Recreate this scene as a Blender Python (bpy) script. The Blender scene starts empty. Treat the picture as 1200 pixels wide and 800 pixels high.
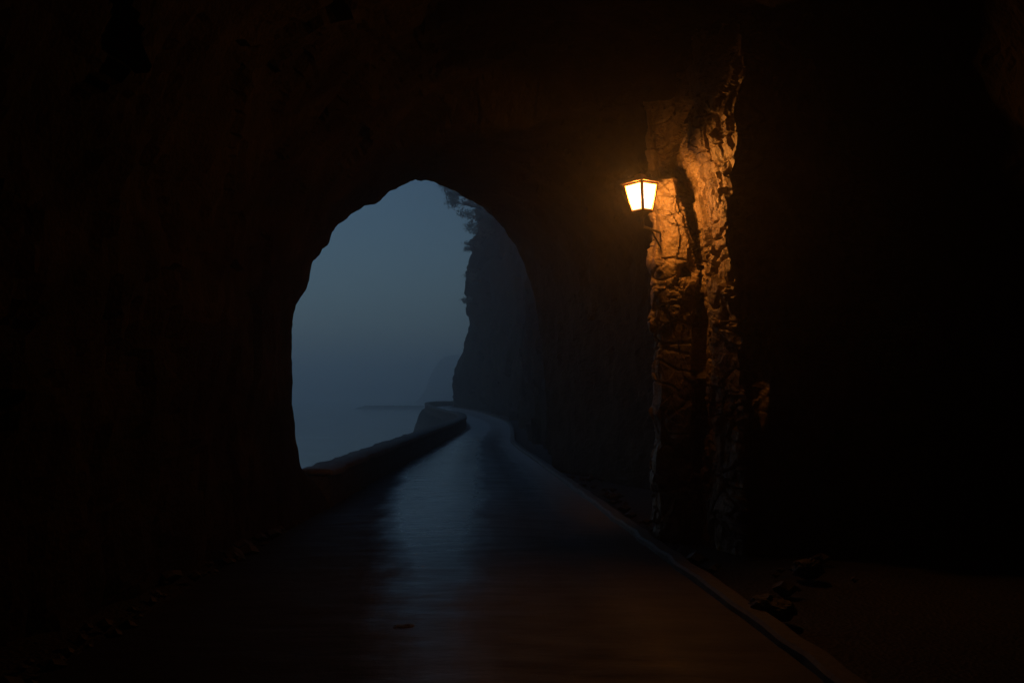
import bpy, bmesh, math, random
import numpy as np
from mathutils import Vector, noise, Matrix
random.seed(7)
R = math.radians
scene = bpy.context.scene
COL = scene.collection

# ------------------------------------------------------------------ camera
F = 1167.0; PITCH = math.atan(63 / F); EYE = 1.6
cam_d = bpy.data.cameras.new('camera'); cam = bpy.data.objects.new('camera', cam_d); COL.objects.link(cam)
cam_d.sensor_width = 36; cam_d.lens = 36 * F / 1200; cam_d.clip_start = .05; cam_d.clip_end = 8000
cam.location = (0, 0, EYE); cam.rotation_euler = (R(90) + PITCH, 0, 0)
scene.camera = cam

def at(px, py, depth):
    """world point seen at that place of the photograph, `depth` metres ahead"""
    u, v = (px - 600) / F, (400 - py) / F
    c, s = math.cos(PITCH), math.sin(PITCH)
    d = Vector((u, c - v * s, s + v * c))
    k = depth / d.y
    return Vector((d.x * k, depth, EYE + d.z * k))

# ------------------------------------------------------------------ helpers
def tag(o, label=None, cat=None, group=None, kind=None):
    if label: o['label'] = label
    if cat: o['category'] = cat
    if group: o['group'] = group
    if kind: o['kind'] = kind
    return o

def mesh_obj(name, verts, faces, mat, parent=None, smooth=True, loc=None):
    me = bpy.data.meshes.new(name); me.from_pydata([tuple(v) for v in verts], [], faces); me.update()
    if smooth: me.polygons.foreach_set('use_smooth', [True] * len(me.polygons))
    me.materials.append(mat)
    o = bpy.data.objects.new(name, me); COL.objects.link(o)
    if parent: o.parent = parent
    if loc is not None: o.location = loc
    return o

def bm_obj(name, bm, mat, parent=None, smooth=False):
    me = bpy.data.meshes.new(name); bm.to_mesh(me); bm.free()
    if smooth: me.polygons.foreach_set('use_smooth', [True] * len(me.polygons))
    me.materials.append(mat)
    o = bpy.data.objects.new(name, me); COL.objects.link(o)
    if parent: o.parent = parent
    return o

def grid_faces(nr, nc, flip=False):
    f = []
    for i in range(nr - 1):
        for j in range(nc - 1):
            a = i * nc + j
            q = (a, a + 1, a + nc + 1, a + nc)
            f.append(q[::-1] if flip else q)
    return f

def sstep(a, b, x):
    t = min(1, max(0, (x - a) / (b - a))); return t * t * (3 - 2 * t)

def interp(xs, ys, x): return float(np.interp(x, xs, ys))

def catmull(pts, n):
    """n points per span along a smooth curve through pts (2-D)"""
    P = [Vector((p[0], p[1], 0)) for p in pts]
    P = [P[0] * 2 - P[1]] + P + [P[-1] * 2 - P[-2]]
    out = []
    for i in range(1, len(P) - 2):
        a, b, c, d = P[i - 1:i + 3]
        for k in range(n):
            t = k / n
            out.append(.5 * ((2 * b) + (c - a) * t + (2 * a - 5 * b + 4 * c - d) * t * t + (3 * b - a - 3 * c + d) * t ** 3))
    out.append(P[-2]); return out

def resample(pts, n):
    pts = [Vector(p) for p in pts]
    L = [0]
    for a, b in zip(pts, pts[1:]): L.append(L[-1] + (b - a).length)
    out = []; j = 0
    for i in range(n):
        s = L[-1] * i / (n - 1)
        while j < len(L) - 2 and L[j + 1] < s: j += 1
        t = (s - L[j]) / max(1e-9, L[j + 1] - L[j])
        out.append(pts[j].lerp(pts[j + 1], min(1, max(0, t))))
    return out

def facet(p, scale, seed=0.0):
    """broken-rock relief: every Voronoi cell is a tilted plane"""
    q = p * scale + Vector((seed, seed * 1.7, -seed))
    d, c = noise.voronoi(q)
    h = noise.cell_vector(c[0] * 37.3 + Vector((.5, .5, .5)))
    return (h.x - .5) * .9 + (q - c[0]).dot(h - Vector((.5, .5, .5))) * 1.6

def rock_relief(p, fine=False):
    warp = noise.noise_vector(p * 1.1) * .25
    q = Vector((p.x, p.y, p.z * .62)) + warp           # beds stand steep
    r = .20 * noise.fractal(p * .55, .9, 2.0, 3) + .11 * facet(q, 1.25, 3.1) + .055 * facet(q, 2.9, 9.4)
    if fine:
        r += .026 * facet(q, 6.5, 1.3) + .012 * facet(q, 15, 5.5) + .012 * noise.fractal(p * 9, .8, 2.1, 4)
    return r

# ------------------------------------------------------------------ materials
def new_mat(name):
    m = bpy.data.materials.new(name); m.use_nodes = True
    nt = m.node_tree; b = nt.nodes['Principled BSDF']
    return m, nt, b

def N(nt, t, **kw):
    n = nt.nodes.new(t)
    for k, v in kw.items():
        if k in n.inputs: n.inputs[k].default_value = v
        else: setattr(n, k, v)
    return n

def ramp(nt, fac, stops):
    r = nt.nodes.new('ShaderNodeValToRGB')
    el = r.color_ramp.elements
    while len(el) < len(stops): el.new(.5)
    for e, (p, c) in zip(el, stops): e.position = p; e.color = (*c, 1) if len(c) == 3 else c
    nt.links.new(fac, r.inputs[0]); return r

def rock_mat(name, dark, mid, light, rough=(.45, .85), bump=.5, scale=1.0, moss=None, spec=.5):
    m, nt, b = new_mat(name); L = nt.links
    geo = N(nt, 'ShaderNodeNewGeometry')
    n1 = N(nt, 'ShaderNodeTexNoise', Scale=1.6 * scale, Detail=8.0, Roughness=.62, Distortion=.4)
    n2 = N(nt, 'ShaderNodeTexNoise', Scale=11 * scale, Detail=9.0, Roughness=.7)
    vo = N(nt, 'ShaderNodeTexVoronoi', Scale=23 * scale)
    for n in (n1, n2, vo): L.new(geo.outputs['Position'], n.inputs['Vector'])
    c1 = ramp(nt, n1.outputs[0], [(.28, dark), (.5, mid), (.74, light)])
    c2 = ramp(nt, n2.outputs[0], [(.3, (.45, .45, .45)), (.55, (1, 1, 1)), (.8, (1.2, 1.15, 1.05))])
    mx = N(nt, 'ShaderNodeMix', data_type='RGBA', blend_type='MULTIPLY'); mx.inputs[0].default_value = .85
    L.new(c1.outputs[0], mx.inputs[6]); L.new(c2.outputs[0], mx.inputs[7])
    out = mx.outputs[2]
    if moss:
        nm = N(nt, 'ShaderNodeTexNoise', Scale=.5, Detail=6.0); L.new(geo.outputs['Position'], nm.inputs['Vector'])
        rm = ramp(nt, nm.outputs[0], [(.45, (0, 0, 0)), (.62, (1, 1, 1))])
        m2 = N(nt, 'ShaderNodeMix', data_type='RGBA'); L.new(rm.outputs[0], m2.inputs[0])
        L.new(out, m2.inputs[6]); m2.inputs[7].default_value = (*moss, 1); out = m2.outputs[2]
    b.inputs['Specular IOR Level'].default_value = spec
    L.new(out, b.inputs['Base Color'])
    rr = N(nt, 'ShaderNodeMapRange'); rr.inputs[1].default_value = .3; rr.inputs[2].default_value = .7
    rr.inputs[3].default_value = rough[0]; rr.inputs[4].default_value = rough[1]
    L.new(n2.outputs[0], rr.inputs[0]); L.new(rr.outputs[0], b.inputs['Roughness'])
    ad = N(nt, 'ShaderNodeMath', operation='ADD'); L.new(n2.outputs[0], ad.inputs[0])
    mu = N(nt, 'ShaderNodeMath', operation='MULTIPLY'); L.new(vo.outputs['Distance'], mu.inputs[0]); mu.inputs[1].default_value = .35
    L.new(mu.outputs[0], ad.inputs[1])
    bp = N(nt, 'ShaderNodeBump', Strength=bump, Distance=.05 / scale); L.new(ad.outputs[0], bp.inputs['Height'])
    L.new(bp.outputs[0], b.inputs['Normal'])
    return m

M_TUNNEL = rock_mat('tunnel_rock', (.010, .009, .006), (.028, .023, .015), (.06, .05, .032), rough=(.7, .95), spec=.2, bump=.7)  # same rock as the buttress, coloured darker to stand for the lamp's falloff
M_BUTT = rock_mat('buttress_rock', (.07, .055, .04), (.27, .20, .13), (.48, .40, .30), rough=(.3, .7), bump=.5)  # same rock as the tunnel, coloured paler where the lamplight falls
M_CLIFF = rock_mat('cliff_rock', (.008, .009, .009), (.02, .022, .022), (.045, .045, .043), bump=.6, scale=.35, rough=(.8, .98), spec=.12, moss=(.02, .024, .014))
M_HEAD = rock_mat('headland_rock', (.05, .06, .05), (.08, .08, .07), (.11, .11, .1), bump=.4, scale=.05)
M_STONE = rock_mat('loose_stone', (.02, .017, .014), (.05, .043, .033), (.09, .075, .06), bump=.5, scale=3)

def ground_mat():
    m, nt, b = new_mat('stony_earth'); L = nt.links
    geo = N(nt, 'ShaderNodeNewGeometry')
    n1 = N(nt, 'ShaderNodeTexNoise', Scale=6.0, Detail=10.0, Roughness=.7); L.new(geo.outputs['Position'], n1.inputs['Vector'])
    vo = N(nt, 'ShaderNodeTexVoronoi', Scale=28.0); L.new(geo.outputs['Position'], vo.inputs['Vector'])
    c = ramp(nt, n1.outputs[0], [(.3, (.012, .011, .009)), (.55, (.028, .025, .02)), (.75, (.06, .054, .042))])
    L.new(c.outputs[0], b.inputs['Base Color']); b.inputs['Roughness'].default_value = .8
    ad = N(nt, 'ShaderNodeMath', operation='ADD'); L.new(n1.outputs[0], ad.inputs[0]); L.new(vo.outputs['Distance'], ad.inputs[1])
    bp = N(nt, 'ShaderNodeBump', Strength=.7, Distance=.03); L.new(ad.outputs[0], bp.inputs['Height']); L.new(bp.outputs[0], b.inputs['Normal'])
    return m
M_GROUND = ground_mat()

def road_mat():
    """worn asphalt: wet in the wheel track by the sea side, drier patched strip by the kerb (u runs across the road)"""
    m, nt, b = new_mat('wet_asphalt'); L = nt.links
    geo = N(nt, 'ShaderNodeNewGeometry'); uv = N(nt, 'ShaderNodeUVMap')
    sep = N(nt, 'ShaderNodeSeparateXYZ'); L.new(uv.outputs[0], sep.inputs[0])
    mp = N(nt, 'ShaderNodeMapping'); mp.inputs['Scale'].default_value = (1, .3, 1); L.new(geo.outputs['Position'], mp.inputs[0])
    n1 = N(nt, 'ShaderNodeTexNoise', Scale=1.7, Detail=7.0, Roughness=.6); L.new(mp.outputs[0], n1.inputs['Vector'])
    n2 = N(nt, 'ShaderNodeTexNoise', Scale=90.0, Detail=4.0, Roughness=.7); L.new(geo.outputs['Position'], n2.inputs['Vector'])
    n3 = N(nt, 'ShaderNodeTexNoise', Scale=2.6, Detail=4.0, Roughness=.55)
    mp3 = N(nt, 'ShaderNodeMapping'); mp3.inputs['Scale'].default_value = (.6, 1.6, 1); L.new(geo.outputs['Position'], mp3.inputs[0]); L.new(mp3.outputs[0], n3.inputs['Vector'])
    # wetness across the width, edges wobbling with the noise
    a = N(nt, 'ShaderNodeMath', operation='MULTIPLY_ADD'); a.inputs[1].default_value = .16; L.new(n1.outputs[0], a.inputs[0])
    ua = N(nt, 'ShaderNodeMath', operation='ADD'); ua.inputs[1].default_value = -.08; L.new(sep.outputs[0], ua.inputs[0]); L.new(ua.outputs[0], a.inputs[2])
    spos = N(nt, 'ShaderNodeSeparateXYZ'); L.new(geo.outputs['Position'], spos.inputs[0])
    sh = N(nt, 'ShaderNodeMapRange'); sh.inputs[1].default_value = 5; sh.inputs[2].default_value = 21; sh.inputs[3].default_value = -.40; sh.inputs[4].default_value = 0
    L.new(spos.outputs[1], sh.inputs[0])
    al = N(nt, 'ShaderNodeMath', operation='ADD'); L.new(a.outputs[0], al.inputs[0]); L.new(sh.outputs[0], al.inputs[1])
    wl = ramp(nt, al.outputs[0], [(.02, (0, 0, 0)), (.12, (1, 1, 1))])           # dry gravelly margin, wider inside the tunnel
    wr = ramp(nt, a.outputs[0], [(.52, (1, 1, 1)), (.60, (.45, .45, .45)), (.72, (.25, .25, .25)), (.84, (.5, .5, .5)), (.95, (.2, .2, .2))])
    wi = N(nt, 'ShaderNodeMapRange'); wi.inputs[1].default_value = 6; wi.inputs[2].default_value = 14; wi.inputs[3].default_value = .5; wi.inputs[4].default_value = 1
    L.new(spos.outputs[1], wi.inputs[0])
    w1 = N(nt, 'ShaderNodeMath', operation='MULTIPLY'); L.new(wl.outputs[0], w1.inputs[0]); L.new(wr.outputs[0], w1.inputs[1])
    wet = N(nt, 'ShaderNodeMath', operation='MULTIPLY'); L.new(w1.outputs[0], wet.inputs[0]); L.new(wi.outputs[0], wet.inputs[1])
    b.inputs['Specular IOR Level'].default_value = .3
    b.inputs['Coat IOR'].default_value = 1.5; cw = N(nt, 'ShaderNodeMath', operation='MULTIPLY'); cw.inputs[1].default_value = 1.0; L.new(wet.outputs[0], cw.inputs[0]); L.new(cw.outputs[0], b.inputs['Coat Weight'])
    rg = N(nt, 'ShaderNodeMapRange'); rg.inputs[3].default_value = .72; rg.inputs[4].default_value = .15; L.new(wet.outputs[0], rg.inputs[0])
    rv = N(nt, 'ShaderNodeMath', operation='MULTIPLY_ADD'); rv.inputs[1].default_value = .42; L.new(n3.outputs[0], rv.inputs[0])
    ro = N(nt, 'ShaderNodeMath', operation='ADD'); ro.inputs[1].default_value = -.19; L.new(rg.outputs[0], ro.inputs[0]); fr_ = N(nt, 'ShaderNodeMapRange'); fr_.inputs[1].default_value = 27; fr_.inputs[2].default_value = 48; fr_.inputs[4].default_value = .3
    L.new(spos.outputs[1], fr_.inputs[0]); rf = N(nt, 'ShaderNodeMath', operation='ADD'); L.new(ro.outputs[0], rf.inputs[0]); L.new(fr_.outputs[0], rf.inputs[1]); L.new(rf.outputs[0], rv.inputs[2])
    L.new(rv.outputs[0], b.inputs['Roughness']); L.new(rv.outputs[0], b.inputs['Coat Roughness'])
    dry = ramp(nt, n2.outputs[0], [(.3, (.010, .010, .0105)), (.6, (.02, .02, .0195)), (.8, (.045, .043, .041))])
    gut = ramp(nt, a.outputs[0], [(.80, (0, 0, 0)), (.93, (1, 1, 1))])
    fy = N(nt, 'ShaderNodeMapRange', interpolation_type='SMOOTHSTEP'); fy.inputs[1].default_value = 28; fy.inputs[2].default_value = 52; fy.inputs[4].default_value = .9; L.new(spos.outputs[1], fy.inputs[0])
    m0 = N(nt, 'ShaderNodeMix', data_type='RGBA'); L.new(gut.outputs[0], m0.inputs[0]); L.new(dry.outputs[0], m0.inputs[6]); gy = N(nt, 'ShaderNodeMapRange'); gy.inputs[1].default_value = 11; gy.inputs[2].default_value = 24; L.new(spos.outputs[1], gy.inputs[0])
    gc = ramp(nt, gy.outputs[0], [(0, (.09, .085, .075)), (1, (.36, .355, .34))]); L.new(gc.outputs[0], m0.inputs[7])   # gritty strip, paler outside the tunnel than inside   
    mg = N(nt, 'ShaderNodeMix', data_type='RGBA'); L.new(fy.outputs[0], mg.inputs[0]); L.new(m0.outputs[2], mg.inputs[6]); mg.inputs[7].default_value = (.42, .415, .40, 1)  # far stretch painted paler in place of the sky sheen on it
    L.new(mg.outputs[2], b.inputs['Base Color'])
    n4 = N(nt, 'ShaderNodeTexNoise', Scale=14.0, Detail=5.0, Roughness=.65); L.new(geo.outputs['Position'], n4.inputs['Vector'])
    b0 = N(nt, 'ShaderNodeBump', Strength=.35, Distance=.02); L.new(n4.outputs[0], b0.inputs['Height'])
    b1 = N(nt, 'ShaderNodeBump', Strength=.4, Distance=.01); L.new(n2.outputs[0], b1.inputs['Height']); L.new(b0.outputs[0], b1.inputs['Normal'])
    b2 = N(nt, 'ShaderNodeBump', Strength=.45, Distance=.05); L.new(n3.outputs[0], b2.inputs['Height']); L.new(b1.outputs[0], b2.inputs['Normal'])
    L.new(b2.outputs[0], b.inputs['Normal']); L.new(b2.outputs[0], b.inputs['Coat Normal'])
    return m
M_ROAD = road_mat()

def simple_mat(name, col, rough, metal=0, bump=0, scale=30):
    m, nt, b = new_mat(name); L = nt.links
    geo = N(nt, 'ShaderNodeNewGeometry')
    n = N(nt, 'ShaderNodeTexNoise', Scale=scale, Detail=6.0, Roughness=.65); L.new(geo.outputs['Position'], n.inputs['Vector'])
    c = ramp(nt, n.outputs[0], [(.3, tuple(x * .6 for x in col)), (.7, tuple(min(1, x * 1.3) for x in col))])
    L.new(c.outputs[0], b.inputs['Base Color']); b.inputs['Roughness'].default_value = rough; b.inputs['Metallic'].default_value = metal
    if bump:
        bp = N(nt, 'ShaderNodeBump', Strength=bump, Distance=.01); L.new(n.outputs[0], bp.inputs['Height']); L.new(bp.outputs[0], b.inputs['Normal'])
    return m
M_KERB = simple_mat('kerb_concrete', (.10, .097, .088), .7, bump=.5, scale=14)
M_IRON = simple_mat('painted_iron', (.03, .028, .026), .5, metal=.3, bump=.3, scale=60)
M_GLOW_TINT = simple_mat('glow_tinted_metal', (.42, .26, .10), .45, metal=.6, bump=.2, scale=60)  # dark lantern metal coloured orange to stand in for the lamp's glow
M_LEAF = simple_mat('grey_green_leaf', (.24, .25, .19), .6, scale=4)
M_TWIG = simple_mat('shrub_wood', (.07, .06, .05), .8)
M_GRASS = simple_mat('dry_grass', (.22, .20, .13), .8, scale=2)

def wall_mat(name, base):
    m, nt, b = new_mat(name); L = nt.links
    uv = N(nt, 'ShaderNodeUVMap'); geo = N(nt, 'ShaderNodeNewGeometry')
    br = N(nt, 'ShaderNodeTexBrick'); L.new(uv.outputs[0], br.inputs['Vector'])
    br.inputs['Color1'].default_value = (*base, 1); br.inputs['Color2'].default_value = (*[x * .6 for x in base], 1); br.inputs['Mortar'].default_value = (.06, .055, .05, 1)
    br.inputs['Scale'].default_value = 1; br.inputs['Brick Width'].default_value = .46; br.inputs['Row Height'].default_value = .2; br.inputs['Mortar Size'].default_value = .02
    br.inputs['Mortar Smooth'].default_value = .6
    n = N(nt, 'ShaderNodeTexNoise', Scale=9.0, Detail=8.0, Roughness=.7); L.new(geo.outputs['Position'], n.inputs['Vector'])
    c = ramp(nt, n.outputs[0], [(.3, (.5, .5, .5)), (.7, (1.1, 1.1, 1.1))])
    mx = N(nt, 'ShaderNodeMix', data_type='RGBA', blend_type='MULTIPLY'); mx.inputs[0].default_value = 1
    L.new(br.outputs[0], mx.inputs[6]); L.new(c.outputs[0], mx.inputs[7]); L.new(mx.outputs[2], b.inputs['Base Color'])
    b.inputs['Roughness'].default_value = .8
    mu = N(nt, 'ShaderNodeMath', operation='MULTIPLY_ADD'); mu.inputs[1].default_value = -1.2; L.new(br.outputs[1], mu.inputs[0]); L.new(n.outputs[0], mu.inputs[2])
    bp = N(nt, 'ShaderNodeBump', Strength=.8, Distance=.03); L.new(mu.outputs[0], bp.inputs['Height']); L.new(bp.outputs[0], b.inputs['Normal'])
    return m
M_PARAPET = wall_mat('parapet_stone', (.06, .056, .05))
M_COPING = simple_mat('coping_stone', (.12, .115, .10), .75, bump=.6, scale=8)

def water_mat():
    m, nt, b = new_mat('sea_water'); L = nt.links
    geo = N(nt, 'ShaderNodeNewGeometry')
    mp = N(nt, 'ShaderNodeMapping'); mp.inputs['Scale'].default_value = (.10, .22, 1); mp.inputs['Rotation'].default_value = (0, 0, .5)
    L.new(geo.outputs['Position'], mp.inputs[0])
    n = N(nt, 'ShaderNodeTexNoise', Scale=1.0, Detail=7.0, Roughness=.6, Distortion=.5); L.new(mp.outputs[0], n.inputs['Vector'])
    foam = ramp(nt, n.outputs[0], [(.42, (.02, .045, .055)), (.54, (.07, .10, .11)), (.66, (.5, .52, .54))])
    L.new(foam.outputs[0], b.inputs['Base Color']); b.inputs['Roughness'].default_value = .12; b.inputs['IOR'].default_value = 1.33
    bp = N(nt, 'ShaderNodeBump', Strength=.06, Distance=.3); L.new(n.outputs[0], bp.inputs['Height']); L.new(bp.outputs[0], b.inputs['Normal'])
    return m
M_WATER = water_mat()

# ------------------------------------------------------------------ sky, sun, haze
SUN_EL, SUN_AZ = R(9.0), R(300)
w = bpy.data.worlds.new('World'); scene.world = w; w.use_nodes = True
nt = w.node_tree
sky = nt.nodes.new('ShaderNodeTexSky'); sky.sky_type = 'NISHITA'; sky.sun_disc = False
sky.sun_elevation = SUN_EL; sky.sun_rotation = SUN_AZ; sky.air_density = 1.0; sky.dust_density = .3; sky.ozone_density = 3.5
bg = nt.nodes['Background']; nt.links.new(sky.outputs[0], bg.inputs[0]); bg.inputs[1].default_value = .041
sd = bpy.data.lights.new('sun', 'SUN'); so = bpy.data.objects.new('sun', sd); COL.objects.link(so)
sd.energy = .02; sd.angle = R(30); sd.color = (.8, .88, 1)
so.rotation_euler = Vector((-math.sin(SUN_AZ) * math.cos(SUN_EL), -math.cos(SUN_AZ) * math.cos(SUN_EL), -math.sin(SUN_EL))).to_track_quat('-Z', 'Y').to_euler()

HAZE = .0042
hm = bpy.data.materials.new('fog'); hm.use_nodes = True; hnt = hm.node_tree
hnt.nodes.remove(hnt.nodes['Principled BSDF'])
pv = hnt.nodes.new('ShaderNodeVolumePrincipled'); pv.inputs['Color'].default_value = (.965, .98, 1, 1)
pv.inputs['Density'].default_value = HAZE; pv.inputs['Anisotropy'].default_value = .84
hnt.links.new(pv.outputs[0], hnt.nodes['Material Output'].inputs['Volume'])
bm = bmesh.new(); bmesh.ops.create_cube(bm, size=1)
for v in bm.verts: v.co = Vector((v.co.x * 4400, v.co.y * 4400, -9.5 if v.co.z < 0 else 40))
tag(bm_obj('haze', bm, hm), 'cold blue sea fog filling the bay beyond the tunnel mouth', 'fog', kind='stuff')

# ------------------------------------------------------------------ road, ground, water
PP = [(-2.75, -26), (-2.7, 0), (-2.65, 11), (-2.5, 22), (-2.35, 33), (-2.2, 42), (-2.3, 50), (-3.1, 61), (-4.6, 71), (-6.3, 82), (-7.6, 92), (-8.0, 101), (-7.0, 110), (-3, 122), (8, 134)]
KK = [(2.2, -26), (1.95, 0), (1.4, 11), (.7, 22), (0, 33), (-.05, 42), (-.1, 50), (-.4, 60), (-1.3, 72), (-2.6, 83), (-4.6, 94), (-6.3, 102), (-5.4, 108), (-1.5, 118), (9, 130)]
NS = 24
PC, KC = catmull(PP, NS), catmull(KK, NS)
def rise(y): return .40 * sstep(68, 106, y)

nc = 15
V = []; UV = []
for i, (p, k) in enumerate(zip(PC, KC)):
    for j in range(nc):
        u = j / (nc - 1)
        q = p.lerp(k, u)
        z = rise(q.y) + .03 * (1 - (2 * u - 1) ** 2) + .012 * noise.noise(Vector((q.x * .8, q.y * .5, 0)))
        V.append((q.x, q.y, z + .006)); UV.append((u, i * .2))
road = mesh_obj('road', V, grid_faces(len(PC), nc), M_ROAD)
ul = road.data.uv_layers.new(name='UVMap')
for lp in road.data.loops: ul.data[lp.index].uv = UV[lp.vertex_index]
tag(road, 'wet narrow asphalt road running out of the tunnel', None, kind='structure')

# ground: a plateau that carries the road, dropping to the sea beyond the parapet
xs = np.arange(-70, 45.01, .75); ys = np.arange(-32, 170.01, .75)
seg = np.array([(v.x, v.y) for v in PC]); A, B = seg[:-1], seg[1:]; D = B - A; LL = (D ** 2).sum(1)
V = []
for y in ys:
    P = np.stack([xs, np.full_like(xs, y)], 1)
    W = P[:, None, :] - A[None]
    t = np.clip((W * D[None]).sum(2) / LL[None], 0, 1)
    d2 = ((W - t[..., None] * D[None]) ** 2).sum(2)
    k = d2.argmin(1); r = np.arange(len(xs))
    side = D[k, 0] * W[r, k, 1] - D[k, 1] * W[r, k, 0]      # >0: left of the path, the sea side
    dist = np.sqrt(d2[r, k])
    for x, sd_, ds in zip(xs, side, dist):
        e = rise(y) - .035
        out = ds if sd_ > 0 and y < 200 else 0
        far = max(0, y - 155)
        drop = max(sstep(.6, 3, out), sstep(0, 10, far))
        if y < 14 and x > -9: drop = 0
        nz = noise.fractal(Vector((x * .5, y * .5, 0)), 1, 2, 3) * (.03 + .5 * drop)
        if drop == 0: nz = min(nz, .02) - .015
        V.append((x, y, e + nz - 6.5 * drop))
ground = mesh_obj('ground', V, grid_faces(len(ys), len(xs)), M_GROUND)
tag(ground, kind='structure')

V = [(x, y, -2.9) for y in (-2100, -300, 0, 150, 400, 2100) for x in (-2100, -400, -100, 0, 400, 2100)]
tag(mesh_obj('water', V, grid_faces(6, 6), M_WATER), kind='structure')

# kerb
V = []; prof = [(-.005, -.05), (.005, .045), (.03, .065), (.14, .07), (.17, .05), (.185, -.05)]
for i, k in enumerate(KC):
    tdir = (KC[min(i + 1, len(KC) - 1)] - KC[max(i - 1, 0)]).normalized(); nrm = Vector((tdir.y, -tdir.x, 0))
    wob = .05 * noise.noise(Vector((i * .7, 0, 0)))
    for a, h in prof: V.append(k + nrm * (a + wob) + Vector((0, 0, h + rise(k.y) + .015 * noise.noise(Vector((0, i * .9, 3))))))
tag(mesh_obj('kerb', V, grid_faces(len(KC), len(prof)), M_KERB, smooth=False), 'low pale concrete kerb along the rock side of the road', kind='structure')

# ------------------------------------------------------------------ parapet wall with coping
def sweep_wall(name, path, prof, mat, parent, amp, uvscale=True):
    V = []; U = []; s = 0
    for i, p in enumerate(path):
        a, b = path[max(i - 1, 0)], path[min(i + 1, len(path) - 1)]
        td = (b - a).normalized(); nm = Vector((-td.y, td.x, 0))   # towards the sea
        if i: s += (p - path[i - 1]).length
        v = 0
        for j, (o, h) in enumerate(prof):
            if j: v += math.hypot(o - prof[j - 1][0], h - prof[j - 1][1])
            q = p + nm * o + Vector((0, 0, h + rise(p.y)))
            nv = noise.noise_vector(q * 1.1) * amp * 1.2 + noise.noise_vector(q * 2.7) * amp + noise.noise_vector(q * 7) * amp * .5
            V.append(q + nv); U.append((s, v))
    n_ = len(prof); fc = grid_faces(len(path), n_, True) + [tuple(range(n_)), tuple(range(len(V) - 1, len(V) - 1 - n_, -1))]
    o = mesh_obj(name, V, fc, mat, parent)
    l = o.data.uv_layers.new(name='UVMap')
    for lp in o.data.loops: l.data[lp.index].uv = U[lp.vertex_index]
    return o
path = [p for p in resample([p for p in PC if p.y > 14.1], 420)]
pw = bpy.data.objects.new('parapet_wall', None); COL.objects.link(pw)
tag(pw, 'low dark stone parapet curving along the sea side of the road', 'wall')
sweep_wall('wall_body', path, [(-.0, -.1), (.0, .13), (.01, .25), (.02, .36), (.03, .45), (.21, .47), (.40, .45), (.41, .25), (.42, .0), (.44, -.6), (.5, -1.4)], M_PARAPET, pw, .03)
sweep_wall('coping', path, [(-.03, .46), (-.035, .515), (.0, .55), (.21, .565), (.42, .55), (.455, .515), (.45, .46), (-.03, .46)], M_COPING, pw, .025)

# ------------------------------------------------------------------ tunnel
MP = [(402, 620), (388, 594), (371, 568), (356, 551), (351, 542), (347, 520), (343, 480), (342, 430), (342, 400), (343, 375), (349, 352), (358, 340), (364, 325), (368, 305), (378, 293), (385, 288), (389, 271), (400, 260), (414, 249), (430, 240), (441, 238), (452, 228), (468, 219), (480, 213), (487, 211)]
MQ = [(487, 211), (494, 213), (507, 213), (518, 218), (532, 224), (547, 232), (562, 241), (577, 253), (592, 270), (606, 292), (616, 314), (625, 342), (631, 375), (635, 410), (639, 450), (642, 490), (645, 530), (648, 560)]
def mouth(p): return at(p[0], p[1], 13 + 9 * (p[0] - 345) / 300)
HA, HB = 140, 130
M_left, M_right = resample([mouth(p) for p in MP], HA), resample([mouth(p) for p in MQ], HB)
M_left[0].z = -.3; M_right[-1].z = min(M_right[-1].z, -.2)
MOUTH = M_left + M_right[1:]
def arch(y):
    xl = -3.3 - .3 * math.sin(y * .5)
    xr = interp([-30, 12], [4.9, 4.9], y)
    cx = interp([-30, 8, 10], [.6, .6, .5], y); zt = 5.7; zs = 2.4
    lf = [(xl, -.35)] + [(xl, zs * k / 6) for k in range(1, 6)]
    for k in range(0, 25):
        a = math.pi / 2 * k / 24; lf.append((cx + (xl - cx) * math.cos(a) ** .8, zs + (zt - zs) * math.sin(a)))
    rt = [(cx, zt)]
    for k in range(1, 25):
        a = math.pi / 2 * (1 - k / 24); rt.append((cx + (xr - cx) * math.cos(a) ** .8, zs + (zt - zs) * math.sin(a)))
    rt += [(xr, zs * (5 - k) / 6) for k in range(0, 5)] + [(xr, -.35)]
    f = lambda l, n: resample([Vector((x, y, z)) for x, z in l], n)
    return f(lf, HA) + f(rt, HB)[1:]
NC = HA + HB - 1
rows = []; amps = []
yy = list(np.arange(-26, 0, .6)) + list(np.arange(0, 10.01, .11))
for y in yy:
    rows.append(arch(float(y))); amps.append(1.0)
base = rows[-1]
NK = 90
for i in range(1, NK + 1):
    k = (i / NK)
    kk = k ** .85
    rows.append([a.lerp(b, kk) for a, b in zip(base, MOUTH)]); amps.append(max(0.0, 1 - k ** 1.5))
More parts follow.
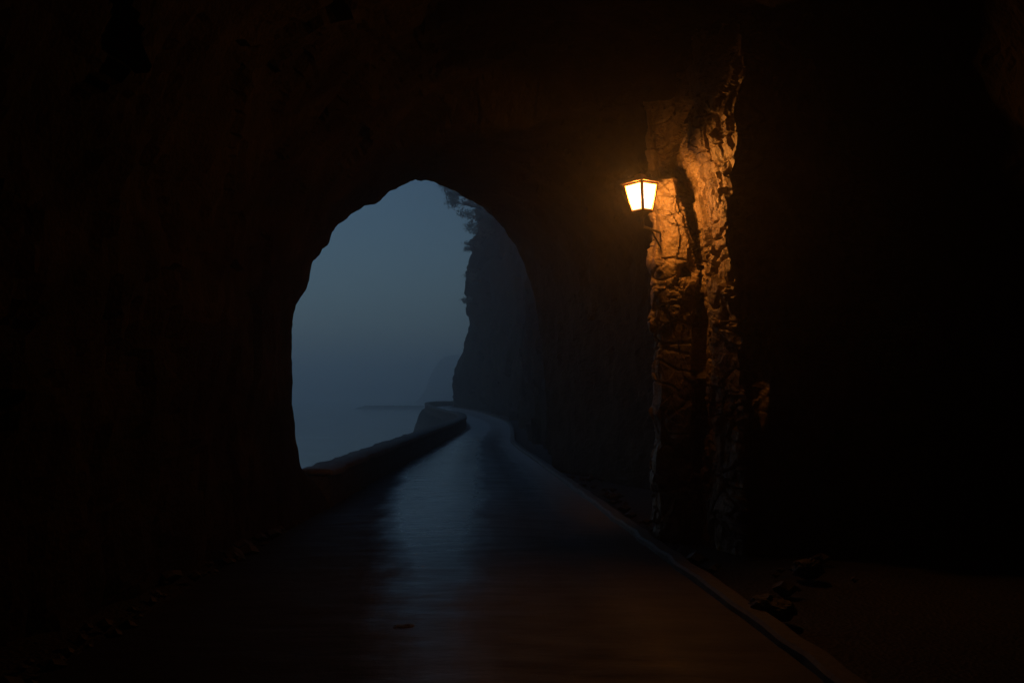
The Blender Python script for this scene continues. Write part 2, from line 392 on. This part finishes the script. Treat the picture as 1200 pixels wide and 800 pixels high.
# the outer rock face round the mouth, out to the sea side, up and over the hill
cm = Vector((-1.0, 17, 2.0))
for fct, dy in ((1.03, .18), (1.09, .5), (1.2, .8), (1.5, .9), (2.0, .8), (3.0, .2), (4.5, -1.5), (7, -6)):
    ring = []
    for b in MOUTH:
        d = Vector((b.x - cm.x, 0, b.z - cm.z))
        q = Vector((cm.x + d.x * fct, b.y + dy, cm.z + d.z * fct))
        if b.z < 1.2: q.z = min(q.z, b.z) - (fct - 1) * 3
        if b.z < 1.2 and b.x > 0: q.x = cm.x + d.x * (1 + (fct - 1) * 1.5)
        ring.append(q)
    rows.append(ring); amps.append(min(1, (fct - 1) * 2.5) * 1.2)
V = []
nr = len(rows)
for i, (row, am) in enumerate(zip(rows, amps)):
    outer = i >= len(yy) + NK
    for j, q in enumerate(row):
        if outer: nrm = Vector((0, 1, 0)); 
        else:
            c = Vector((.4 if q.y < 9 else -.8, q.y, 2.2)); nrm = (q - c); nrm.y = 0
            nrm.normalize()
        r = rock_relief(q)
        if not outer and q.z > 4.2 and 10.5 < q.y < 15:
            nrm = nrm.copy(); r0 = .6 * math.exp(-((q.y - 12.7 + .5 * (q.x - .2) + .3 * noise.noise(q * .9)) / .5) ** 2) * sstep(4.2, 4.9, q.z) * (1 - sstep(1.2, 2.2, abs(q.x - .3)))
        else: r0 = 0
        r -= r0
        if am > 0 and not outer: r = r * am + .03 * noise.fractal(q * 3.1, .9, 2, 3)
        elif not outer: r = .03 * noise.fractal(q * 3.1, .9, 2, 3)
        else: r = r * am * 1.5
        V.append(q + nrm * r)
Fc = grid_faces(nr, NC)
# unseen rock cap added behind the viewer to keep sky light out
ci = len(V); V.append(Vector((.6, -26, 2.4)))
for j in range(NC - 1): Fc.append((j + 1, j, ci))
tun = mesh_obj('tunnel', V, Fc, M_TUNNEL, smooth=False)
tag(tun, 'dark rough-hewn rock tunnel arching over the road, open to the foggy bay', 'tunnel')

# ------------------------------------------------------------------ rock buttress beside the lantern
def plan(z):
    s = interp([-.3, 2.6, 2.95, 3.84, 4.6, 5.6], [.02, .0, 0, -.21, -.3, -.38], z)   # the crack leans left as it climbs
    wd = interp([-.3, 1.6, 2.6, 2.95, 3.4, 3.8, 5], [.08, .08, .075, .05, .035, .04, .06], z)   # the crack opens low down
    cor = .09 * noise.noise(Vector((0, 3, z * 2.2))) + .025 * noise.noise(Vector((0, 8, z * 6)))
    s2 = interp([-.3, 2.9, 3.84, 4.6, 5.6], [0, 0, -.07, -.16, -.2], z)
    rr = interp([-.3, 1.9, 2.4, 2.75, 3.1, 3.4, 3.75, 4.1, 4.6, 5.6], [.14, .12, .09, .02, -.05, -.05, .0, .0, -.02, -.05], z) + .02 * noise.noise(Vector((1, 8, z * 5)))
    lg = -.07 * math.exp(-((z - 4.30) / .2) ** 2) + .10 * sstep(4.4, 4.9, z)      # a small ledge added on the far ridge to shade the rock above
    s2 += lg; rr += lg * .6
    pt = 1.2 * sstep(3.98, 4.3, z)           # the near block ends in a ledge beside the lantern
    br = .6 * sstep(3.7, 4.2, z)             # brow added over the hollow to block lamplight on the vault
    bu = .12 * math.exp(-((z - 1.9) / 1.0) ** 4) + .05      # a second bulge, only its rim catches light
    bx = .12 * (z - 1.9)
    return [(5.0, 13.3), (3.2, 13.0), (1.95 + pt * .4, 12.3), (1.60 + cor + pt * .25, 11.30 + pt), (1.66 + cor + pt * .1, 11.12 + pt), (1.85 + s * .5, 11.0 + pt), (2.02 + s, 10.97 + pt), (2.06 + s, 11.05 + pt), (2.09 + s, 11.45 + pt * .7),
            (2.12 + s2 + wd, 11.42 + pt * .5), (2.08 + s2 + wd, 10.95), (2.10 + s2 + wd, 10.72), (2.14 + s2 + rr * .4, 10.52), (2.20 + s2 * .5 + rr * .8, 10.34 - br * .5), (2.27 + s2 * .3 + rr, 10.16 - br), (2.36 + rr, 10.30 - br), (2.66 + bx, 10.35 - bu), (2.95 + bx, 10.5 - bu * .8), (3.9, 11.0), (5.4, 11.1)]
NZ, NU = 380, 330
# denser columns where the lamp lights it
def dens(pl):
    pts = [Vector((x, y, 0)) for x, y in pl]
    wts = [.35, .4, .7, 1.6, 2, 2, 2, 1.5, 1.5, 2, 2, 2, 2, 1.6, 1, 1, 1, .6, .4, .3, .3]
    L = [0]
    for k, (a, b) in enumerate(zip(pts, pts[1:])): L.append(L[-1] + (b - a).length * wts[k])
    return pts, L
V = []
for i in range(NZ):
    z = -.3 + 6.3 * i / (NZ - 1)
    pts, L = dens(plan(z))
    row = []; j = 0
    for k in range(NU):
        s = L[-1] * k / (NU - 1)
        while j < len(L) - 2 and L[j + 1] < s: j += 1
        t = (s - L[j]) / (L[j + 1] - L[j]); row.append(pts[j].lerp(pts[j + 1], min(1, t)))
    for k, q in enumerate(row):
        un = .22 * max(0, 2.9 - z) * sstep(1.0, 1.5, q.x) * (1 - sstep(2.3, 2.7, q.x)); q = q + Vector((0, min(un, .22), 0))  # lower rock set back, shaped so the lamplight fades sooner below
        a, b = row[max(0, k - 3)], row[min(NU - 1, k + 3)]
        td = (b - a).normalized(); nm = Vector((td.y, -td.x, 0)); nm = -nm if nm.y > 0 and nm.x > 0 else nm
        p = Vector((q.x, q.y, z))
        warp = noise.noise_vector(p * 1.3) * .22
        qq = Vector((p.x, p.y, p.z * .6)) + warp
        mk = .25 + 1.3 * sstep(-.25, .45, noise.noise(p * 2.3 + Vector((5, 1, 2)))); mk2 = .2 + 1.5 * sstep(-.2, .5, noise.noise(p * 3.1))
        bed = abs(noise.noise(Vector((p.x * 2 + p.z * .9, p.y * 2, p.z * 5.5)))) 
        r = .09 * facet(qq, 1.7, 3.3) + .06 * facet(qq, 3.7, 9.4) + mk * .030 * facet(qq, 8, 1.3) + mk2 * .011 * facet(qq, 19, 5.5) + .010 * noise.fractal(p * 8, .8, 2.1, 5)
        r -= .05 * max(0, .10 - bed) / .10
        r += .10 * noise.noise(p * .8)
        # a dark pocket where a block fell out
        fl = 1 - .72 * sstep(2.42, 2.6, p.x) * (1 - sstep(10.6, 11, p.y)); r *= fl * (1 - .4 * sstep(1.5, 1.65, p.x) * (1 - sstep(1.95, 2.05, p.x)))
        hx, hz = p.x - 1.93, (z - 2.99) - (p.x - 1.93) * .25
        if 10.7 < p.y < 11.3:
            g = math.exp(-((hx / .075) ** 4 + (hz / .055) ** 4)); r -= .30 * g
        V.append(p + nm * r)
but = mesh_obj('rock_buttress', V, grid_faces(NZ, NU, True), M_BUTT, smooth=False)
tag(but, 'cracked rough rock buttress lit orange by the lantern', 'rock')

# ------------------------------------------------------------------ lantern
LD = 10.6
lc = at(751.5, 231.5, LD)
lan = bpy.data.objects.new('wall_lantern', None); COL.objects.link(lan); lan.location = lc; lan.rotation_euler = (0, R(-3), 0)
tag(lan, 'glowing four-sided lantern with tapered panes on an iron wall bracket', 'lantern')
ROT = R(45 - 3)
HT, HW0, HW1 = .285, .077, .124           # glass height, half widths at foot and head (square section)
z0, z1 = -HT / 2, HT / 2
def rotv(x, y, z): c, s = math.cos(ROT), math.sin(ROT); return Vector((x * c - y * s, x * s + y * c, z))
def sq(h, z): return [rotv(sx * h, sy * h, z) for sx, sy in ((-1, -1), (1, -1), (1, 1), (-1, 1))]
def frustum(levels, cap=True):
    bm = bmesh.new(); rings = []
    for h, z in levels: rings.append([bm.verts.new(v) for v in sq(h, z)])
    for a, b in zip(rings, rings[1:]):
        for k in range(4): bm.faces.new((a[k], a[(k + 1) % 4], b[(k + 1) % 4], b[k]))
    if cap: bm.faces.new(rings[0][::-1]); bm.faces.new(rings[-1])
    bmesh.ops.recalc_face_normals(bm, faces=bm.faces)
    return bm
def bar(bm, a, b, r, n=4):
    a, b = Vector(a), Vector(b); d = (b - a).normalized()
    u = d.orthogonal().normalized(); v = d.cross(u)
    ra, rb = [], []
    for k in range(n):
        t = 2 * math.pi * (k + .5) / n; o = (u * math.cos(t) + v * math.sin(t)) * r
        ra.append(bm.verts.new(a + o)); rb.append(bm.verts.new(b + o))
    for k in range(n): bm.faces.new((ra[k], ra[(k + 1) % n], rb[(k + 1) % n], rb[k]))
    bm.faces.new(ra[::-1]); bm.faces.new(rb)
# glass panes (thin lit milky glass, the lamp inside shines through)
gm = bpy.data.materials.new('lit_glass'); gm.use_nodes = True; gn = gm.node_tree
gn.nodes.remove(gn.nodes['Principled BSDF'])
em = gn.nodes.new('ShaderNodeEmission'); em.inputs[0].default_value = (.86, .80, .76, 1); em.inputs[1].default_value = 1.0
tr = gn.nodes.new('ShaderNodeBsdfTransparent'); tr.inputs[0].default_value = (.85, .85, .85, 1)
ad = gn.nodes.new('ShaderNodeAddShader'); gn.links.new(em.outputs[0], ad.inputs[0]); gn.links.new(tr.outputs[0], ad.inputs[1])
gn.links.new(ad.outputs[0], gn.nodes['Material Output'].inputs[0])
b4, t4 = sq(HW0, z0), sq(HW1, z1)
fr = bmesh.new()
for k in range(4):
    a, b, c, d = b4[k], b4[(k + 1) % 4], t4[(k + 1) % 4], t4[k]
    ins = .017
    e0, e1 = (b - a).normalized() * ins, (c - d).normalized() * ins
    up = (d - a).normalized() * ins
    q = [a + e0 + up, b - e0 + up, c - e1 - up, d + e1 - up]
    nrm = (q[1] - q[0]).cross(q[3] - q[0]).normalized() * .002
    bm = bmesh.new()
    f1 = [bm.verts.new(v + nrm) for v in q]; f2 = [bm.verts.new(v - nrm) for v in q]
    bm.faces.new(f1); bm.faces.new(f2[::-1])
    for i in range(4): bm.faces.new((f1[i], f2[i], f2[(i + 1) % 4], f1[(i + 1) % 4]))
    bm_obj('glass_pane', bm, gm, lan)
    bar(fr, a, d, .017); bar(fr, a, b, .013); bar(fr, d, c, .013)
bm_obj('frame', fr, M_GLOW_TINT, lan)
bm = frustum([(HW1 + .034, z1 + .008), (HW1 + .034, z1 + .014), (HW1 * .62, z1 + .065), (HW1 * .36, z1 + .08), (HW1 * .36, z1 + .095), (HW1 * .22, z1 + .11)])
cap = bm_obj('roof_cap', bm, M_GLOW_TINT, lan)
bm = bmesh.new(); bmesh.ops.create_uvsphere(bm, u_segments=12, v_segments=8, radius=.022)
for v in bm.verts: v.co.z += z1 + .125
bm_obj('finial', bm, M_IRON, cap, True)
bm_obj('base', frustum([(.02, z0 - .075), (.04, z0 - .05), (.06, z0 - .03), (HW0 + .026, z0 - .014)]), M_IRON, lan)
# bulb with its lamp
bm = bmesh.new(); bmesh.ops.create_uvsphere(bm, u_segments=16, v_segments=12, radius=.035)
bmg = bpy.data.materials.new('bulb_glass'); bmg.use_nodes = True; bn = bmg.node_tree; bn.nodes.remove(bn.nodes['Principled BSDF'])
be = bn.nodes.new('ShaderNodeEmission'); be.inputs[0].default_value = (1, .6, .25, 1); be.inputs[1].default_value = 4
bt = bn.nodes.new('ShaderNodeBsdfTransparent'); ba = bn.nodes.new('ShaderNodeAddShader')
bn.links.new(be.outputs[0], ba.inputs[0]); bn.links.new(bt.outputs[0], ba.inputs[1]); bn.links.new(ba.outputs[0], bn.nodes['Material Output'].inputs[0])
bm_obj('bulb', bm, bmg, lan, True)
pl = bpy.data.lights.new('lantern_lamp', 'POINT'); plo = bpy.data.objects.new('lantern_lamp', pl); COL.objects.link(plo)
plo.parent = lan; plo.location = (0, 0, .05); pl.energy = 88; pl.color = (1, .33, .035); pl.shadow_soft_size = .07
# bracket: arm from the rock to under the foot, with a brace and a wall plate
bk = bmesh.new()
wp = Vector((1.70, 11.2, lc.z - .34)) - lc
ft = Vector((0, 0, z0 - .07))
dr = (wp - ft); dr.z = 0
bar(bk, ft, ft + Vector((0, 0, -.10)), .014, 8)
bar(bk, ft + Vector((0, 0, -.10)), Vector((wp.x, wp.y, ft.z - .10)), .013, 8)
bar(bk, ft + Vector((0, 0, -.10)) + dr * .35, Vector((wp.x, wp.y, ft.z - .34)), .010, 8)
bm_obj('bracket', bk, M_IRON, lan)

# ------------------------------------------------------------------ cliff outside
BB = [(3.4, 19), (2.0, 23), (1.2, 28), (.8, 34), (.65, 42), (.6, 50), (.35, 62), (-.3, 74), (-1.4, 83), (-2.9, 92), (-4.9, 99.3), (-5.9, 102.0), (-5.0, 105.5), (-1.0, 112), (8, 121), (25, 131)]
BC = resample(catmull(BB, 10), 230)
V = []; ncl = 120
for i, b in enumerate(BC):
    a, c = BC[max(0, i - 2)], BC[min(len(BC) - 1, i + 2)]
    td = (c - a).normalized(); nm = Vector((-td.y, td.x, 0))        # out of the rock, towards the road
    zb = 1.6 + .150 * b.y + 1.5 * noise.noise(Vector((b.y * .11, 0, 5)))
    for j in range(ncl):
        z = -1.0 + 31 * (j / (ncl - 1))
        lean = interp([-1, 2, 6, 13, 16.5, 18.5, 20.2, 21.5, 24], [.0, .0, -.7, -1.6, -2.1, -2.0, -1.2, -.8, -2.2], z) * (b.y / 100)
        back = max(0, z - zb) * interp([30, 90], [.85, .25], b.y)
        p = Vector((b.x, b.y, z + rise(b.y)))
        pq = Vector((p.x, p.y, p.z * .6)) + noise.noise_vector(p * .3) * .8
        r = .9 * noise.fractal(p * .16, .9, 2, 3) * sstep(0, 6, z) + .42 * facet(pq, .5, 2.2) + .2 * facet(pq, 1.3, 4.2) + .07 * noise.fractal(p * 1.7, .8, 2.1, 3)
        r *= interp([18, 30, 100], [.6, .6, 1], b.y)
        V.append(p + nm * (r + lean - back))
cliff = mesh_obj('cliff', V, grid_faces(len(BC), ncl), M_CLIFF, smooth=False)
tag(cliff, 'tall dark cliff rising straight from the right side of the road', kind='structure')

# misty headland far across the water
V = []; na, nh = 70, 26
for i in range(na):
    t = i / (na - 1)
    for j in range(nh):
        h = j / (nh - 1)
        x0, x1 = -57, 120
        top = 27 + 6 * noise.noise(Vector((t * 6, 0, 2))) + 10 * sstep(.3, .9, t)
        top *= sstep(-.01, .07, t)
        z = -4 + (top + 4) * h
        depth = 590 + 36 * h ** 1.6 + 18 * t
        p = Vector((x0 + (x1 - x0) * t + (h - .5) * 3 * (1 - t), depth, z))
        V.append(p + Vector((1, -1, 0)) * 2.5 * noise.fractal(p * .09, .9, 2, 4))
tag(mesh_obj('headland', V, grid_faces(na, nh, True), M_HEAD), 'faint misty headland across the water beyond the cliff', kind='structure')

# low breakwater of boulders far out on the water
V = []; na, nh = 160, 12
for i in range(na):
    t = i / (na - 1)
    for j in range(nh):
        th = math.pi * j / (nh - 1)
        p = Vector((-53 + 34 * t, 333 + 6 * t + 2.2 * math.cos(th), -3.2 + 1.35 * math.sin(th) * min(1, 8 * t + .15)))
        V.append(p + noise.noise_vector(p * .8) * .35)
tag(mesh_obj('breakwater', V, grid_faces(na, nh, True), M_CLIFF, smooth=False), 'thin dark breakwater lying on the misty water beyond the parapet', 'breakwater')

# ------------------------------------------------------------------ shrubs hanging on the far corner of the cliff
def shrub(px, py, depth, rad, label, seed, n=900):
    rnd = random.Random(seed)
    c = at(px, py, depth)
    root = bpy.data.objects.new('shrub', None); COL.objects.link(root); root.location = c + Vector((rad * .9, 0, -rad * .3))
    tag(root, label, 'shrub', 'shrubs on the cliff')
    off = c - root.location
    stems = bmesh.new(); tips = []
    for k in range(9):
        th = rnd.uniform(0, 2 * math.pi); e = Vector((math.cos(th), math.sin(th) * .8, rnd.uniform(-.5, .9))) * rad * rnd.uniform(.55, 1)
        mid = (off + e) * .5 + Vector((0, 0, .12 * rad))
        bar(stems, (rad * .5, .0, -.1), mid, .035 * rad, 5); bar(stems, mid, off + e, .018 * rad, 5); tips += [off + e, mid * .4 + (off + e) * .6]
    bm_obj('stem', stems, M_TWIG, root)
    V = []; Fq = []
    for k in range(n):
        t = rnd.choice(tips)
        p = t + Vector((rnd.gauss(0, 1), rnd.gauss(0, 1), rnd.gauss(0, .8))) * rad * .2
        s = rnd.uniform(.05, .1) * (.6 + .5 * rad)
        a = Vector((rnd.gauss(0, 1), rnd.gauss(0, 1), rnd.gauss(0, 1))).normalized(); b = a.orthogonal().normalized()
        i = len(V); V += [p - a * s, p + b * s * .5, p + a * s, p - b * s * .5]; Fq.append((i, i + 1, i + 2, i + 3))
    mesh_obj('foliage', V, Fq, M_LEAF, root, smooth=False)
shrub(527, 226, 96, 1.1, 'pale shrub topmost on the cliff edge, close under the tunnel roof', 1)
shrub(538, 238, 97, 1.3, 'broad shrub overhanging the cliff edge just under the topmost one', 2)
shrub(553, 256, 97, 1.4, 'grey bushy shrub on the cliff edge where it bends back', 3, 1200)
shrub(567, 247, 90, 1.3, 'shrub set in from the cliff edge against the tunnel arch', 4)
shrub(552, 290, 99, .8, 'small dark shrub sticking out of the cliff edge below the bushy one', 5, 600)
shrub(551, 326, 99, .7, 'tuft of shrub jutting from the cliff edge halfway down to the bay', 6, 600)
shrub(547, 352, 100, .55, 'lowest and smallest tuft of shrub on the cliff edge over the bay', 7, 500)
shrub(560, 270, 92, 1.1, 'dense grey shrub in the notch of the cliff face behind the bushy one', 8, 1100)

# ------------------------------------------------------------------ loose stones
def stone(loc, size, label, seed):
    bm = bmesh.new(); bmesh.ops.create_icosphere(bm, subdivisions=4, radius=1)
    for v in bm.verts:
        p = v.co.copy(); r = 1 + .5 * facet(p + Vector((seed, 0, 0)), 1.3, seed) * .5 + .06 * noise.fractal(p * 4 + Vector((seed, 0, 0)), .8, 2, 3)
        v.co = Vector((p.x * size[0], p.y * size[1], p.z * size[2])) * r
    o = bm_obj('stone', bm, M_STONE); o.location = loc; o.rotation_euler = (0, 0, seed)
    tag(o, label, 'stone')
stone((2.62, 8.9 , .07), (.16, .13, .09), 'jagged stone on the dark verge beyond the kerb, farther one', 1.3)
stone((1.88, 7.3, .06), (.19, .12, .09), 'flat stone lying beyond the kerb, nearer one', 2.1)
stone((-.74, 6.85, .035), (.07, .05, .012), 'small dark stone on the wet track of the road', 3.7)

V = []; Fq = []; rnd = random.Random(11)
for k in range(420):
    y = rnd.uniform(3, 20)
    if rnd.random() < .6:
        x = interp([-26, 0, 11, 22], [2.2, 1.95, 1.4, .7], y) + .3 + abs(rnd.gauss(0, .55))
    else:
        x = -2.62 - abs(rnd.gauss(0, .22)) + max(0, 11 - y) * .0
    if (y > 10 and x > 1.7) or (y < 8 and x > 0): continue
    r = min(.12, .012 + rnd.expovariate(30)); i0 = len(V)
    for sx, sy, sz in ((1, 0, 0), (-1, 0, 0), (0, 1, 0), (0, -1, 0), (0, 0, 1), (0, 0, -1), (.6, .6, .5), (-.6, .6, .4), (.6, -.6, .4), (-.6, -.6, .5)):
        V.append((x + sx * r * rnd.uniform(.7, 1.2), y + sy * r * rnd.uniform(.7, 1.2), r * .2 + sz * r * rnd.uniform(.5, .8)))
    for f in ((0, 6, 4), (6, 2, 4), (2, 7, 4), (7, 1, 4), (1, 9, 4), (9, 3, 4), (3, 8, 4), (8, 0, 4), (0, 8, 5), (8, 3, 5), (3, 9, 5), (9, 1, 5), (1, 7, 5), (7, 2, 5), (2, 6, 5), (6, 0, 5)):
        Fq.append(tuple(i0 + v for v in f))
tag(mesh_obj('rubble', V, Fq, M_STONE, smooth=False), 'broken stone rubble scattered along the foot of the tunnel walls', kind='stuff')

# ------------------------------------------------------------------ render settings
scene.view_settings.view_transform = 'Standard'; scene.view_settings.look = 'None'
scene.view_settings.exposure = 0; scene.view_settings.gamma = 1; scene.view_settings.use_curve_mapping = False
scene.render.engine = 'CYCLES'
cy = scene.cycles
cy.use_denoising = True; cy.max_bounces = 16; cy.diffuse_bounces = 4; cy.glossy_bounces = 4; cy.volume_bounces = 14; cy.transparent_max_bounces = 12
cy.sample_clamp_indirect = 4; cy.caustics_reflective = False; cy.caustics_refractive = False
